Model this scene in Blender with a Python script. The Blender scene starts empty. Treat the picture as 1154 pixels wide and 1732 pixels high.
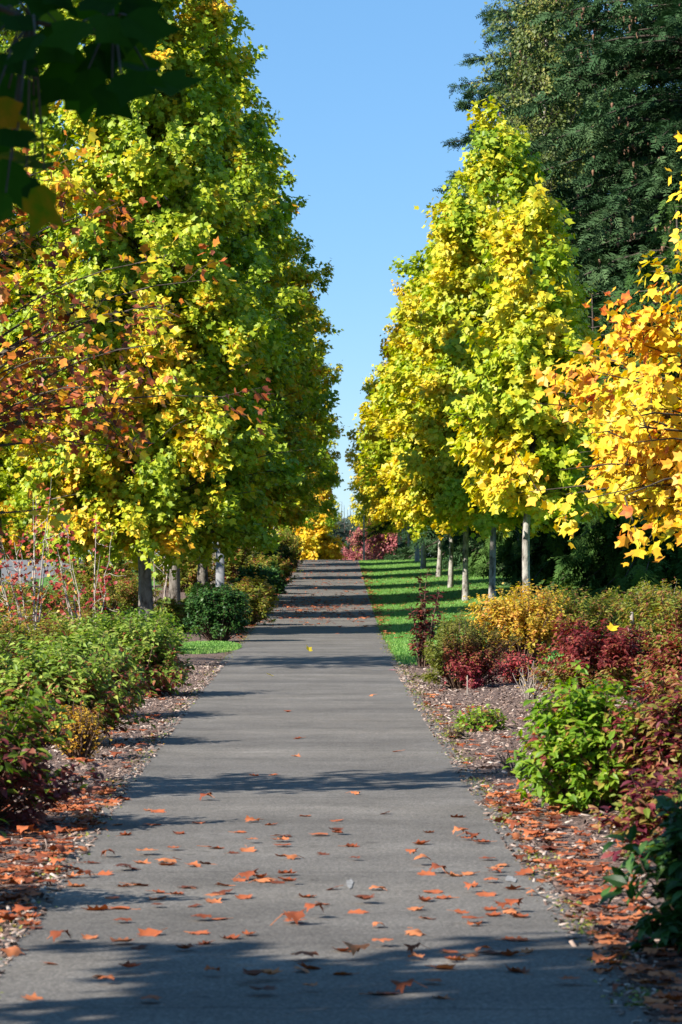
import bpy, math, random
import numpy as np
from mathutils import Vector

random.seed(7)
RNG = np.random.default_rng(11)
scene = bpy.context.scene
COL = scene.collection
F = 6000.0           # focal length in photo pixels (photo 1154 x 1732, horizon row 917)
S = F / 4200.0       # depth unit used in the layout tables below
EYE = 1.7

# ------------------------------------------------------------------ helpers
def link(name, me, parent=None, loc=None):
    o = bpy.data.objects.new(name, me)
    COL.objects.link(o)
    if parent is not None:
        o.parent = parent
    if loc is not None:
        o.location = loc
    return o

def tag(o, label=None, cat=None, group=None, kind=None):
    if label: o['label'] = label
    if cat: o['category'] = cat
    if group: o['group'] = group
    if kind: o['kind'] = kind
    return o

def thing(name, label, cat, loc, group=None, rz=0.0):
    o = bpy.data.objects.new(name, None)
    o.empty_display_size = 0.3
    COL.objects.link(o)
    o.location = loc
    o.rotation_euler = (0, 0, rz)
    return tag(o, label, cat, group)

def dup(root, loc, label, rz=0.0, scale=(1, 1, 1), group=None):
    r = root.copy(); COL.objects.link(r)
    r.location = loc; r.rotation_euler = (0, 0, rz); r.scale = scale
    r['label'] = label
    if group: r['group'] = group
    for ch in list(root.children):
        c = ch.copy(); COL.objects.link(c); c.parent = r
        for g in list(ch.children):
            e = g.copy(); COL.objects.link(e); e.parent = c
    return r

def np_mesh(name, verts, polys, mat=None, tone=None, smooth=False):
    """verts (N,3); polys: list of (M,k) int arrays; tone: one float per polygon."""
    if not isinstance(polys, (list, tuple)):
        polys = [polys]
    me = bpy.data.meshes.new(name)
    verts = np.ascontiguousarray(verts, dtype=np.float32)
    me.vertices.add(len(verts))
    me.vertices.foreach_set('co', verts.ravel())
    loops = np.concatenate([p.ravel() for p in polys]).astype(np.int32)
    tot = np.concatenate([np.full(len(p), p.shape[1], np.int32) for p in polys])
    start = np.concatenate([[0], np.cumsum(tot)[:-1]]).astype(np.int32)
    me.loops.add(len(loops))
    me.loops.foreach_set('vertex_index', loops)
    me.polygons.add(len(tot))
    me.polygons.foreach_set('loop_start', start)
    try:
        me.polygons.foreach_set('loop_total', tot)
    except Exception:
        pass
    me.update(calc_edges=True)
    if tone is not None:
        a = me.attributes.new('tone', 'FLOAT', 'FACE')
        a.data.foreach_set('value', np.ascontiguousarray(tone, dtype=np.float32))
    if smooth:
        me.polygons.foreach_set('use_smooth', np.ones(len(tot), dtype=bool))
    if mat is not None:
        me.materials.append(mat)
    return me

def norm(a):
    return a / np.maximum(np.linalg.norm(a, axis=-1, keepdims=True), 1e-9)

def scatter(tverts, tpolys, pos, nrm, dirv, size, tone, aspect=None):
    """copies of a template (tverts (k,3), tpolys (p,q)) at pos, y axis along dirv, z along nrm."""
    n = len(pos)
    v = norm(dirv - nrm * np.sum(dirv * nrm, axis=1, keepdims=True))
    u = np.cross(v, nrm)
    t = np.asarray(tverts, float)
    sx = size if aspect is None else size * aspect
    V = (pos[:, None, :] + t[None, :, 0, None] * (u * sx[:, None])[:, None, :]
         + t[None, :, 1, None] * (v * size[:, None])[:, None, :]
         + t[None, :, 2, None] * (nrm * size[:, None])[:, None, :])
    k = len(t)
    P = np.asarray(tpolys)[None] + (np.arange(n) * k)[:, None, None]
    tn = np.repeat(tone, len(tpolys))
    return V.reshape(-1, 3), P.reshape(-1, P.shape[2]), tn

def tubes(paths, radii, sides=5):
    """paths (n,m,3), radii (n,m) -> verts, quads"""
    paths = np.asarray(paths, float); radii = np.asarray(radii, float)
    n, m, _ = paths.shape
    t = norm(np.gradient(paths, axis=1))
    ref = np.zeros_like(t); ref[..., 0] = 1.0
    bad = np.abs(t[..., 0]) > 0.8
    ref[bad] = (0, 1, 0)
    a = norm(np.cross(t, ref)); b = np.cross(t, a)
    ang = np.arange(sides) * 2 * math.pi / sides
    V = (paths[:, :, None, :] + radii[:, :, None, None] *
         (np.cos(ang)[None, None, :, None] * a[:, :, None, :] + np.sin(ang)[None, None, :, None] * b[:, :, None, :]))
    idx = np.arange(n * m * sides).reshape(n, m, sides)
    i0 = idx[:, :-1, :]; i1 = idx[:, 1:, :]
    q = np.stack([i0, np.roll(i0, -1, 2), np.roll(i1, -1, 2), i1], -1).reshape(-1, 4)
    return V.reshape(-1, 3), q

def join(parts):
    vs, ps, off = [], [], 0
    for v, p in parts:
        vs.append(v); ps.append(p + off); off += len(v)
    return np.concatenate(vs), np.concatenate(ps)

# ------------------------------------------------------------------ terrain profile
_kd = np.array([-60, 0, 33, 48, 63, 75, 91, 106, 116, 128, 145, 175, 230, 300, 420, 900, 2600.]) * S
_kz = np.array([0, 0, 0, -.06, .13, .30, .58, .86, .88, .60, -.6, -3.2, -9., -14, -16, -16, -16.])
_gd = np.arange(-90, 3701, 1.0)
_gz = np.interp(_gd, _kd, _kz)
_w = np.ones(9) / 9
_gz = np.convolve(np.pad(_gz, 4, mode='edge'), _w, mode='valid')
def gz(X, d):
    X = np.asarray(X, float); d = np.asarray(d, float)
    return np.interp(d, _gd, _gz) + 0.045 * np.clip(X - 1.2, 0, 7.0)
_cd = np.array([-60, 0, 9, 17, 25, 34, 49, 108, 125, 150, 190]) * S
_cx = np.array([.05, -.05, -.16, -.29, -.38, -.45, -.49, -.49, -.2, 1.6, 6.5])
def cx(d):
    return np.interp(d, _cd, _cx)
HALF = 1.25
def G(X, d, up=0.0):
    return (float(X), float(d), float(gz(X, d)) + up)
def px2w(px, py):
    """photo pixel on the near flat ground -> world X, d"""
    d = F * EYE / (py - 917.0)
    return (px - 577.0) / F * d, d

# ------------------------------------------------------------------ materials
def new_mat(name):
    m = bpy.data.materials.new(name); m.use_nodes = True
    nt = m.node_tree; nt.nodes.clear()
    out = nt.nodes.new('ShaderNodeOutputMaterial')
    return m, nt, out

def ramp(nt, stops, interp='LINEAR'):
    r = nt.nodes.new('ShaderNodeValToRGB')
    cr = r.color_ramp; cr.interpolation = interp
    while len(cr.elements) < len(stops):
        cr.elements.new(0.5)
    for e, (p, c) in zip(cr.elements, stops):
        e.position = p; e.color = (c[0], c[1], c[2], 1)
    return r

def leaf_mat(name, stops, trans=0.32, rough=0.5, spec=0.35, tboost=1.25):
    m, nt, out = new_mat(name)
    N, L = nt.nodes, nt.links
    at = N.new('ShaderNodeAttribute'); at.attribute_name = 'tone'
    r = ramp(nt, stops)
    tc = N.new('ShaderNodeTexCoord'); nz = N.new('ShaderNodeTexNoise')
    nz.inputs['Scale'].default_value = 28; nz.inputs['Detail'].default_value = 3
    L.new(tc.outputs['Object'], nz.inputs['Vector'])
    mm = N.new('ShaderNodeMath'); mm.operation = 'MULTIPLY_ADD'
    mm.inputs[1].default_value = .34; mm.inputs[2].default_value = -.17
    L.new(nz.outputs['Fac'], mm.inputs[0])
    ad = N.new('ShaderNodeMath'); ad.operation = 'ADD'; ad.use_clamp = True
    L.new(at.outputs['Fac'], ad.inputs[0]); L.new(mm.outputs[0], ad.inputs[1])
    L.new(ad.outputs[0], r.inputs['Fac'])
    p = N.new('ShaderNodeBsdfPrincipled')
    p.inputs['Roughness'].default_value = rough
    p.inputs['Specular IOR Level'].default_value = spec
    L.new(r.outputs['Color'], p.inputs['Base Color'])
    if trans > 0:
        hs = N.new('ShaderNodeHueSaturation')
        hs.inputs['Saturation'].default_value = 1.1
        hs.inputs['Value'].default_value = tboost
        L.new(r.outputs['Color'], hs.inputs['Color'])
        t = N.new('ShaderNodeBsdfTranslucent')
        L.new(hs.outputs['Color'], t.inputs['Color'])
        mx = N.new('ShaderNodeMixShader'); mx.inputs[0].default_value = trans
        L.new(p.outputs[0], mx.inputs[1]); L.new(t.outputs[0], mx.inputs[2])
        L.new(mx.outputs[0], out.inputs[0])
    else:
        L.new(p.outputs[0], out.inputs[0])
    return m

def rough_mat(name, stops, scale=20.0, detail=6, rough=0.9, bump=0.0, bscale=None, stretch=(1, 1, 1), spec=0.2, dist=0.02):
    """noise driven colour + bump in object space"""
    m, nt, out = new_mat(name)
    N, L = nt.nodes, nt.links
    tc = N.new('ShaderNodeTexCoord'); mp = N.new('ShaderNodeMapping')
    mp.inputs['Scale'].default_value = stretch
    L.new(tc.outputs['Object'], mp.inputs['Vector'])
    nz = N.new('ShaderNodeTexNoise'); nz.inputs['Scale'].default_value = scale; nz.inputs['Detail'].default_value = detail
    nz.inputs['Roughness'].default_value = 0.65
    L.new(mp.outputs[0], nz.inputs['Vector'])
    r = ramp(nt, stops); L.new(nz.outputs['Fac'], r.inputs['Fac'])
    p = N.new('ShaderNodeBsdfPrincipled')
    p.inputs['Roughness'].default_value = rough
    p.inputs['Specular IOR Level'].default_value = spec
    L.new(r.outputs['Color'], p.inputs['Base Color'])
    if bump:
        b = N.new('ShaderNodeBump'); b.inputs['Strength'].default_value = bump; b.inputs['Distance'].default_value = dist
        n2 = N.new('ShaderNodeTexNoise'); n2.inputs['Scale'].default_value = bscale or scale * 2; n2.inputs['Detail'].default_value = 8
        L.new(mp.outputs[0], n2.inputs['Vector'])
        L.new(n2.outputs['Fac'], b.inputs['Height']); L.new(b.outputs[0], p.inputs['Normal'])
    L.new(p.outputs[0], out.inputs[0])
    return m

DG = (.022, .055, .010); GR = (.075, .16, .012); YG = (.22, .34, .018); LY = (.42, .44, .025)
YE = (.66, .50, .025); GO = (.68, .36, .022); OR = (.52, .15, .02); RD = (.33, .045, .02); BR = (.13, .055, .02)
M_left = leaf_mat('leaf_green_yellow', [(0, (.07, .14, .012)), (.3, (.17, .26, .016)), (.55, (.29, .37, .02)), (.78, LY), (.92, YE), (1, GO)])
M_left_far = leaf_mat('leaf_green_gold', [(0, (.11, .19, .014)), (.3, YG), (.55, LY), (.72, YE), (.88, GO), (1, OR)])
M_right = leaf_mat('leaf_yellow_green', [(0, (.12, .22, .015)), (.22, (.28, .38, .02)), (.48, LY), (.78, YE), (.97, GO), (1, OR)], trans=.36)
M_right_far = leaf_mat('leaf_golden', [(0, YG), (.18, LY), (.6, YE), (.93, GO), (1, OR)])
M_orange = leaf_mat('leaf_orange_gold', [(0, LY), (.2, YE), (.5, (.68, .45, .025)), (.7, GO), (.82, (.58, .23, .02)), (.9, OR), (.97, RD), (1, BR)])
M_redgold = leaf_mat('leaf_red_gold', [(0, LY), (.24, YE), (.42, (.62, .34, .02)), (.58, (.50, .17, .02)), (.78, (.36, .085, .022)), (1, (.14, .035, .015))], trans=.3)
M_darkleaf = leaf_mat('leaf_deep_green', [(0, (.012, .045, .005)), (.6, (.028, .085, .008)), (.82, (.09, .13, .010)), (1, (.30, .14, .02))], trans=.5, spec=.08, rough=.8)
M_fir = leaf_mat('fir_needles', [(0, (.012, .034, .013)), (.5, (.028, .066, .025)), (1, (.066, .115, .045))], trans=.08, rough=.75, spec=.12)
M_cedar = leaf_mat('cedar_spray', [(0, (.016, .044, .010)), (.5, (.038, .088, .018)), (1, (.08, .14, .03))], trans=.12, rough=.75, spec=.12)
M_farfir = leaf_mat('far_fir_needles_hazed', [(0, (.026, .048, .034)), (.5, (.045, .075, .050)), (.9, (.07, .095, .06)), (1, (.10, .07, .03))], trans=.0, rough=.7)  # lighter and bluer than the near firs: distance haze put into the needle colour
M_poplar = leaf_mat('poplar_leaf', [(0, (.05, .075, .018)), (.5, (.10, .14, .028)), (.85, (.19, .21, .045)), (1, (.34, .31, .10))], trans=.3)
M_redbush = leaf_mat('maple_red', [(0, (.18, .04, .05)), (.5, (.38, .10, .11)), (.85, (.48, .22, .17)), (1, (.45, .34, .10))])
M_lime = leaf_mat('lime_shrub', [(0, (.07, .15, .012)), (.45, (.15, .27, .02)), (.75, (.26, .36, .035)), (.87, (.33, .27, .05)), (.93, (.32, .08, .06)), (1, (.17, .02, .035))], trans=.45, tboost=1.5)
M_magenta = leaf_mat('magenta_shrub', [(0, (.06, .012, .02)), (.28, (.15, .022, .04)), (.45, (.27, .06, .06)), (.58, (.38, .22, .09)), (.8, (.20, .24, .035)), (1, (.13, .20, .02))], trans=.45, tboost=1.5)
M_hedge = leaf_mat('hedge_green', [(0, (.09, .15, .022)), (.35, (.20, .30, .04)), (.72, (.36, .42, .09)), (.85, (.32, .22, .07)), (.93, (.28, .08, .05)), (1, (.18, .03, .03))], trans=.4, tboost=1.4)
M_hedgedk = leaf_mat('hedge_red_tinged', [(0, (.07, .13, .014)), (.45, (.18, .27, .028)), (.7, (.28, .35, .05)), (.82, (.26, .10, .06)), (1, (.14, .025, .035))], trans=.45, tboost=1.5)
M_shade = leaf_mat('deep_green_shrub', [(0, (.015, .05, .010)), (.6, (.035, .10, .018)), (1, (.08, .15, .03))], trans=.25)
M_olive = leaf_mat('olive_shrub', [(0, (.07, .10, .014)), (.4, (.17, .21, .026)), (.65, (.30, .28, .045)), (.85, (.32, .16, .05)), (1, (.20, .05, .035))], trans=.45, tboost=1.5)
M_gold = leaf_mat('gold_shrub', [(0, (.22, .22, .025)), (.3, (.48, .38, .045)), (.75, (.62, .40, .08)), (1, (.48, .20, .06))], trans=.45, tboost=1.5)
M_crim = leaf_mat('crimson_shrub', [(0, (.08, .014, .015)), (.32, (.20, .028, .03)), (.5, (.34, .11, .07)), (.65, (.32, .24, .06)), (.8, (.16, .19, .025)), (1, (.10, .14, .02))], trans=.45, tboost=1.5)
M_spirea = leaf_mat('spirea', [(0, (.11, .15, .02)), (.35, (.20, .17, .035)), (.6, (.27, .07, .05)), (.85, (.30, .035, .06)), (1, (.42, .15, .14))], trans=.45, tboost=1.5)
M_yelbush = leaf_mat('yellow_twig_shrub', [(0, (.28, .16, .02)), (.6, (.52, .34, .03)), (1, (.45, .17, .03))])
M_vine = leaf_mat('vine_maple_red', [(0, (.13, .012, .015)), (.45, (.26, .025, .025)), (.65, (.34, .08, .03)), (.88, (.5, .36, .05)), (1, (.16, .24, .03))])
M_dead = leaf_mat('fallen_leaf', [(0, (.08, .026, .015)), (.25, (.22, .055, .022)), (.6, (.38, .105, .04)), (1, (.46, .17, .07))], trans=.15, rough=.7, spec=.2)
M_grass = leaf_mat('grass_blade', [(0, (.07, .18, .03)), (.6, (.15, .31, .055)), (1, (.29, .42, .11))], trans=.3)
M_moss = leaf_mat('edge_moss', [(0, (.06, .10, .015)), (.7, (.18, .20, .03)), (1, (.30, .17, .04))], trans=.15)
M_chip = leaf_mat('bark_chip', [(0, (.06, .038, .030)), (.45, (.16, .105, .085)), (.8, (.30, .22, .18)), (1, (.44, .36, .31))], trans=0, rough=.9)
M_cone = leaf_mat('cone_scale', [(0, (.10, .05, .03)), (1, (.24, .13, .08))], trans=0, rough=.8)
M_bark = rough_mat('bark_grey', [(.36, (.05, .042, .035)), (.46, (.20, .18, .16)), (.58, (.34, .32, .29)), (.68, (.10, .085, .07))], scale=4.0, bump=.6, bscale=14, stretch=(2.2, 2.2, 1))
M_barkmid = rough_mat('bark_brown_grey_shaded', [(.36, (.03, .025, .02)), (.46, (.11, .095, .08)), (.6, (.19, .17, .15)), (.7, (.05, .042, .036))], scale=4.0, bump=.6, bscale=14, stretch=(2.2, 2.2, 1))  # grey-brown bark; crown shade on the left trunks also put into its colour
M_barkdk = rough_mat('bark_dark', [(.3, (.035, .028, .022)), (.7, (.10, .08, .065))], scale=6, bump=.6, bscale=20)
M_white = rough_mat('bark_white', [(.3, (.12, .10, .085)), (.45, (.34, .32, .29)), (.8, (.48, .46, .43))], scale=9, bump=.3, bscale=30)
M_twig = rough_mat('twig_brown', [(.3, (.07, .045, .03)), (.7, (.17, .11, .08))], scale=20)
M_paletwig = rough_mat('twig_pale', [(.3, (.22, .18, .15)), (.7, (.42, .37, .33))], scale=20)

def mat_path():
    m, nt, out = new_mat('worn_asphalt')
    N, L = nt.nodes, nt.links
    tc = N.new('ShaderNodeTexCoord')
    def noise(s, d=4, rgh=.6, vec=None):
        n = N.new('ShaderNodeTexNoise'); n.inputs['Scale'].default_value = s; n.inputs['Detail'].default_value = d
        n.inputs['Roughness'].default_value = rgh
        L.new(vec or tc.outputs['Object'], n.inputs['Vector']); return n
    big = noise(1.1, 9, .7)
    r1 = ramp(nt, [(.28, (.072, .067, .061)), (.43, (.110, .102, .093)), (.57, (.129, .120, .110)), (.75, (.180, .168, .154))])
    L.new(big.outputs['Fac'], r1.inputs['Fac'])
    fine = noise(62, 6, .85)
    r2 = ramp(nt, [(.32, (.22, .22, .22)), (.5, (.95, .95, .95)), (.66, (2.4, 2.35, 2.3))])
    L.new(fine.outputs['Fac'], r2.inputs['Fac'])
    mul = N.new('ShaderNodeMix'); mul.data_type = 'RGBA'; mul.blend_type = 'MULTIPLY'; mul.inputs[0].default_value = .85
    L.new(r1.outputs[0], mul.inputs[6]); L.new(r2.outputs[0], mul.inputs[7])
    # transverse bands (lay-down seams) along the path
    mp = N.new('ShaderNodeMapping'); mp.inputs['Scale'].default_value = (.06, .55, .1)
    L.new(tc.outputs['Object'], mp.inputs['Vector'])
    seam = noise(1.0, 3, .5, mp.outputs[0])
    r3 = ramp(nt, [(.35, (.84, .84, .85)), (.5, (1, 1, 1)), (.65, (1.12, 1.11, 1.09))])
    L.new(seam.outputs['Fac'], r3.inputs['Fac'])
    mu2 = N.new('ShaderNodeMix'); mu2.data_type = 'RGBA'; mu2.blend_type = 'MULTIPLY'; mu2.inputs[0].default_value = 1
    L.new(mul.outputs[2], mu2.inputs[6]); L.new(r3.outputs[0], mu2.inputs[7])
    # dark spots
    sp = noise(9, 4, .6)
    r4 = ramp(nt, [(.30, (.45, .44, .43)), (.40, (1, 1, 1))]); L.new(sp.outputs['Fac'], r4.inputs['Fac'])
    mu3 = N.new('ShaderNodeMix'); mu3.data_type = 'RGBA'; mu3.blend_type = 'MULTIPLY'; mu3.inputs[0].default_value = .6
    L.new(mu2.outputs[2], mu3.inputs[6]); L.new(r4.outputs[0], mu3.inputs[7])
    sp_ = N.new('ShaderNodeSeparateXYZ'); L.new(tc.outputs['Object'], sp_.inputs[0])
    def math_(op, a, b):
        n = N.new('ShaderNodeMath'); n.operation = op
        for k, x in enumerate((a, b)):
            if isinstance(x, (int, float)): n.inputs[k].default_value = x
            else: L.new(x, n.inputs[k])
        return n.outputs[0]
    wob = math_('MULTIPLY', big.outputs['Fac'], .35)
    yy = math_('ADD', sp_.outputs['Y'], wob)
    sm = math_('LESS_THAN', math_('MODULO', math_('ADD', yy, 40.0), 5.3), .05)
    dk = math_('SUBTRACT', 1.0, math_('MULTIPLY', sm, .22))
    mu4 = N.new('ShaderNodeVectorMath'); mu4.operation = 'SCALE'
    L.new(mu3.outputs[2], mu4.inputs[0]); L.new(dk, mu4.inputs['Scale'])
    p = N.new('ShaderNodeBsdfPrincipled'); p.inputs['Roughness'].default_value = .92; p.inputs['Specular IOR Level'].default_value = .2
    L.new(mu4.outputs[0], p.inputs['Base Color'])
    b = N.new('ShaderNodeBump'); b.inputs['Strength'].default_value = .55; b.inputs['Distance'].default_value = .006
    L.new(fine.outputs['Fac'], b.inputs['Height']); L.new(b.outputs[0], p.inputs['Normal'])
    L.new(p.outputs[0], out.inputs[0])
    return m
M_path = mat_path()
M_lawn = rough_mat('lawn_soil', [(.3, (.045, .13, .02)), (.5, (.085, .20, .035)), (.7, (.14, .26, .055))], scale=2.5, detail=10, bump=.8, bscale=60, dist=.03)
M_mulch = rough_mat('mulch', [(.3, (.045, .030, .024)), (.5, (.13, .088, .072)), (.7, (.26, .19, .16))], scale=28, detail=8, bump=1.0, bscale=45, dist=.03)
M_road = rough_mat('street_asphalt', [(.3, (.13, .13, .135)), (.7, (.18, .18, .185))], scale=40)
M_kerb = rough_mat('kerb_yellow', [(.3, (.42, .34, .20)), (.7, (.55, .47, .30))], scale=10)
M_paintw = rough_mat('paint_white', [(.4, (.15, .145, .14)), (.55, (.24, .24, .24)), (.7, (.34, .34, .34))], scale=30)
M_paintp = rough_mat('paint_pink', [(.35, (.22, .10, .12)), (.6, (.55, .14, .24))], scale=30)
M_steel = rough_mat('post_grey', [(.3, (.15, .155, .165)), (.7, (.19, .195, .205))], scale=4, rough=.6, spec=.4)
M_wood = rough_mat('pole_wood', [(.3, (.22, .19, .16)), (.7, (.34, .30, .27))], scale=5, stretch=(4, 4, .5))
M_sign = rough_mat('sign_maroon', [(.3, (.085, .022, .022)), (.7, (.11, .03, .028))], scale=6, rough=.6)
M_letter = rough_mat('letter_white', [(.3, (.75, .75, .75)), (.7, (.8, .8, .8))], scale=6, rough=.6)

# ------------------------------------------------------------------ world, sun, camera
SUN_A, SUN_EL = math.radians(56), math.radians(33)
travel = Vector((math.sin(SUN_A) * math.cos(SUN_EL), math.cos(SUN_A) * math.cos(SUN_EL), -math.sin(SUN_EL)))
w = bpy.data.worlds.new('World'); scene.world = w; w.use_nodes = True
nt = w.node_tree; nt.nodes.clear()
out = nt.nodes.new('ShaderNodeOutputWorld'); bg = nt.nodes.new('ShaderNodeBackground')
sky = nt.nodes.new('ShaderNodeTexSky'); sky.sky_type = 'NISHITA'; sky.sun_disc = False
sky.sun_elevation = SUN_EL; sky.sun_rotation = math.atan2(-travel.x, -travel.y)
sky.altitude = 2500; sky.air_density = 0.95; sky.dust_density = 0.0; sky.ozone_density = 4.0
bg.inputs['Strength'].default_value = 0.063
hs = nt.nodes.new('ShaderNodeHueSaturation'); hs.inputs['Saturation'].default_value = 1.12
nt.links.new(sky.outputs[0], hs.inputs['Color']); mixb = nt.nodes.new('ShaderNodeMix'); mixb.data_type = 'RGBA'; mixb.inputs[0].default_value = .42
mixb.inputs[7].default_value = (1.55, 3.6, 6.2, 1)          # deep clear-air blue
nt.links.new(hs.outputs[0], mixb.inputs[6]); nt.links.new(mixb.outputs[2], bg.inputs[0]); nt.links.new(bg.outputs[0], out.inputs[0])
sl = bpy.data.lights.new('sun', 'SUN'); sl.energy = 5.0; sl.angle = math.radians(.53); sl.color = (1, .93, .82)
so = bpy.data.objects.new('sun', sl); COL.objects.link(so)
so.rotation_euler = travel.to_track_quat('-Z', 'Y').to_euler(); so.location = (-40, -30, 40)
cam = bpy.data.cameras.new('camera'); co = bpy.data.objects.new('camera', cam); COL.objects.link(co)
co.location = (0, 0, EYE); co.rotation_euler = (math.radians(90), 0, 0)
cam.sensor_fit = 'VERTICAL'; cam.sensor_height = 36; cam.sensor_width = 24
cam.lens = F / 1732 * 36; cam.shift_y = (917 - 866) / 1732
cam.clip_end = 5000; cam.clip_start = .05
cam.dof.use_dof = True; cam.dof.focus_distance = 46; cam.dof.aperture_fstop = 10
scene.camera = co
vs = scene.view_settings
vs.view_transform = 'Standard'; vs.look = 'None'; vs.gamma = 1; vs.exposure = 1.3
scene.cycles.max_bounces = 6; scene.cycles.diffuse_bounces = 3; scene.cycles.transmission_bounces = 4
scene.cycles.transparent_max_bounces = 4; scene.cycles.caustics_reflective = False; scene.cycles.caustics_refractive = False

# ------------------------------------------------------------------ ground sheets
def sheet(name, xs_of_d, ds, up, mat, wob=None):
    ds = np.asarray(ds, float)
    rows = []
    for d in ds:
        xs = np.asarray(xs_of_d(d), float)
        rows.append(np.stack([xs, np.full(len(xs), d), gz(xs, np.full(len(xs), d)) + up], 1))
    V = np.concatenate(rows); n = len(rows[0]); m = len(ds)
    idx = np.arange(n * m).reshape(m, n)
    q = np.stack([idx[:-1, :-1], idx[:-1, 1:], idx[1:, 1:], idx[1:, :-1]], -1).reshape(-1, 4)
    return link(name, np_mesh(name, V, q, mat, smooth=True))

gds = np.concatenate([np.arange(-60, 280, 1.0), np.arange(280, 660, 10.0), [700, 1000, 1500, 2600, 3600]])
gxs = np.array([-1500, -600, -200, -80, -40, -20, -10, -5, -2, 0, 1.2, 3, 5, 8.2, 15, 30, 60, 120, 300, 800, 1500.])
tag(sheet('ground', lambda d: gxs, gds, 0, M_lawn), kind='structure')
pd = np.arange(-20, 215, 1.0)
def pjit(d, s):
    return .010 * math.sin(d * .9 + s) + .008 * math.sin(d * 2.3 + 2 * s)
tag(sheet('path', lambda d: np.linspace(cx(d) - HALF + pjit(d, 1), cx(d) + HALF + pjit(d, 4), 9), pd, .012, M_path), kind='structure')
tag(sheet('mulch_bed', lambda d: np.concatenate([[cx(d) + HALF - .25, 1.2], np.linspace(1.6, 6.8 + .3 * math.sin(d), 6)]),
          np.arange(-20, 50, 1.0), .006, M_mulch), kind='structure')
tag(sheet('mulch_bed', lambda d: np.linspace(-5.6 - .3 * math.sin(d * .7), cx(d) - HALF + .25, 6), np.arange(-20, 172, 1.0), .006, M_mulch), kind='structure')
tag(sheet('road', lambda d: np.linspace(-17.5, -10.2, 4), np.arange(57, 270, 1.0), .008, M_road), kind='structure')
def kerb():
    ds = np.arange(57, 270, 1.0); V = []; Q = []
    for i, d in enumerate(ds):
        z = float(gz(-18, d))
        V += [(-17.5, d, z), (-17.5, d, z + .14), (-17.72, d, z + .14), (-17.72, d, z)]
        if i:
            a = 4 * (i - 1); b = 4 * i
            Q += [(a, a + 1, b + 1, b), (a + 1, a + 2, b + 2, b + 1), (a + 2, a + 3, b + 3, b + 2)]
    return np_mesh('kerb', np.array(V), np.array(Q), M_kerb)
tag(link('kerb', kerb()), kind='structure')

def paint(name, pts, mat, label):
    """irregular thin paint patch on the path"""
    c = np.mean(pts, 0); V = [(x, y, float(gz(x, y)) + .016) for x, y in pts]
    me = np_mesh(name, np.array(V), np.array([list(range(len(V)))]), mat)
    return tag(link(name, me), label, 'paint mark')
def blob(px, py, rx, ry, n=14, seed=0):
    X, d = px2w(px, py); r = random.Random(seed)
    return [(X + rx * math.cos(k * 2 * math.pi / n) * r.uniform(.55, 1.1), d + ry * math.sin(k * 2 * math.pi / n) * r.uniform(.55, 1.1)) for k in range(n)]
paint('paint_mark', blob(592, 1500, .022, .30, seed=1), M_paintw, 'faded white chalky smudge on the middle of the near path')
paint('paint_mark', blob(864, 1492, .03, .22, seed=2), M_paintw, 'faded white chalky smudge near the right edge of the path')
paint('paint_mark', blob(640, 1135, .11, .10, seed=3), M_paintw, 'short white paint dash at the edge of the big shadow across the path')
paint('paint_mark', blob(664, 1134.5, .07, .10, seed=4), M_paintp, 'pink paint dash at the right path edge next to the white dash')

# ------------------------------------------------------------------ leaf templates
TULIP = np.array([(0, 0, 0), (.26, .04, .05), (.52, .30, .10), (.34, .50, .06), (.46, .94, .11), (0, .76, 0),
                  (0, 0, 0), (-.26, .04, .05), (-.52, .30, .10), (-.34, .50, .06), (-.46, .94, .11), (0, .76, 0)], float)
TULIP_P = np.array([(0, 1, 2, 3, 4, 5), (11, 10, 9, 8, 7, 6)])
LANCE = []
for sgn in (1, -1):
    LANCE += [(0, 0, 0), (0, .33, .03), (0, .68, .02), (0, 1.0, -.10), (sgn * .02, .02, .01), (sgn * .22, .30, .09), (sgn * .19, .66, .07), (sgn * .015, .99, -.09)]
LANCE = np.array(LANCE, float)
LANCE_P = np.array([(0, 4, 5, 1), (1, 5, 6, 2), (2, 6, 7, 3), (8, 9, 13, 12), (9, 10, 14, 13), (10, 11, 15, 14)])
OVAL = np.array([(0, 0, 0), (.34, .38, .09), (0, 1, -.05), (-.34, .38, .09), (0, .45, 0)], float)
OVAL_P = np.array([(0, 1, 4, 4), (0, 1, 2, 4), (0, 4, 2, 3)])[1:]
def spray_template(droop=.18, pairs=5):
    V, P = [], []
    def dia(b, t, wid):
        b = np.array(b); t = np.array(t); mid = b * .55 + t * .45
        dr = t - b; side = np.cross(dr, (0, 0, 1)); side = side / max(np.linalg.norm(side), 1e-6) * wid
        i = len(V); V.extend([b, mid + side, t, mid - side]); P.append((i, i + 1, i + 2, i + 3))
    dia((0, 0, 0), (0, 1, -droop), .045)
    for k in range(pairs):
        y = .12 + .72 * k / (pairs - 1); L = .46 * (1 - .65 * k / pairs)
        z = -droop * y * y
        for s in (1, -1):
            dia((0, y, z), (s * L * .8, y + L * .55, z - droop * .9 * L + (.05 if k % 2 else -.03)), .06)
    return np.array(V), np.array(P)
SPRAY, SPRAY_P = spray_template()
HANG, HANG_P = spray_template(.05, 6)

# ------------------------------------------------------------------ broadleaf trees
def bulge(t, tm=.28, top=1.35):
    t = np.asarray(t, float)
    return np.where(t < tm, .72 + .28 * np.sqrt(np.clip(t / tm, 0, 1)), (1 - np.clip((t - tm) / (1 - tm), 0, 1) ** top) * .98 + .02)

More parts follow.
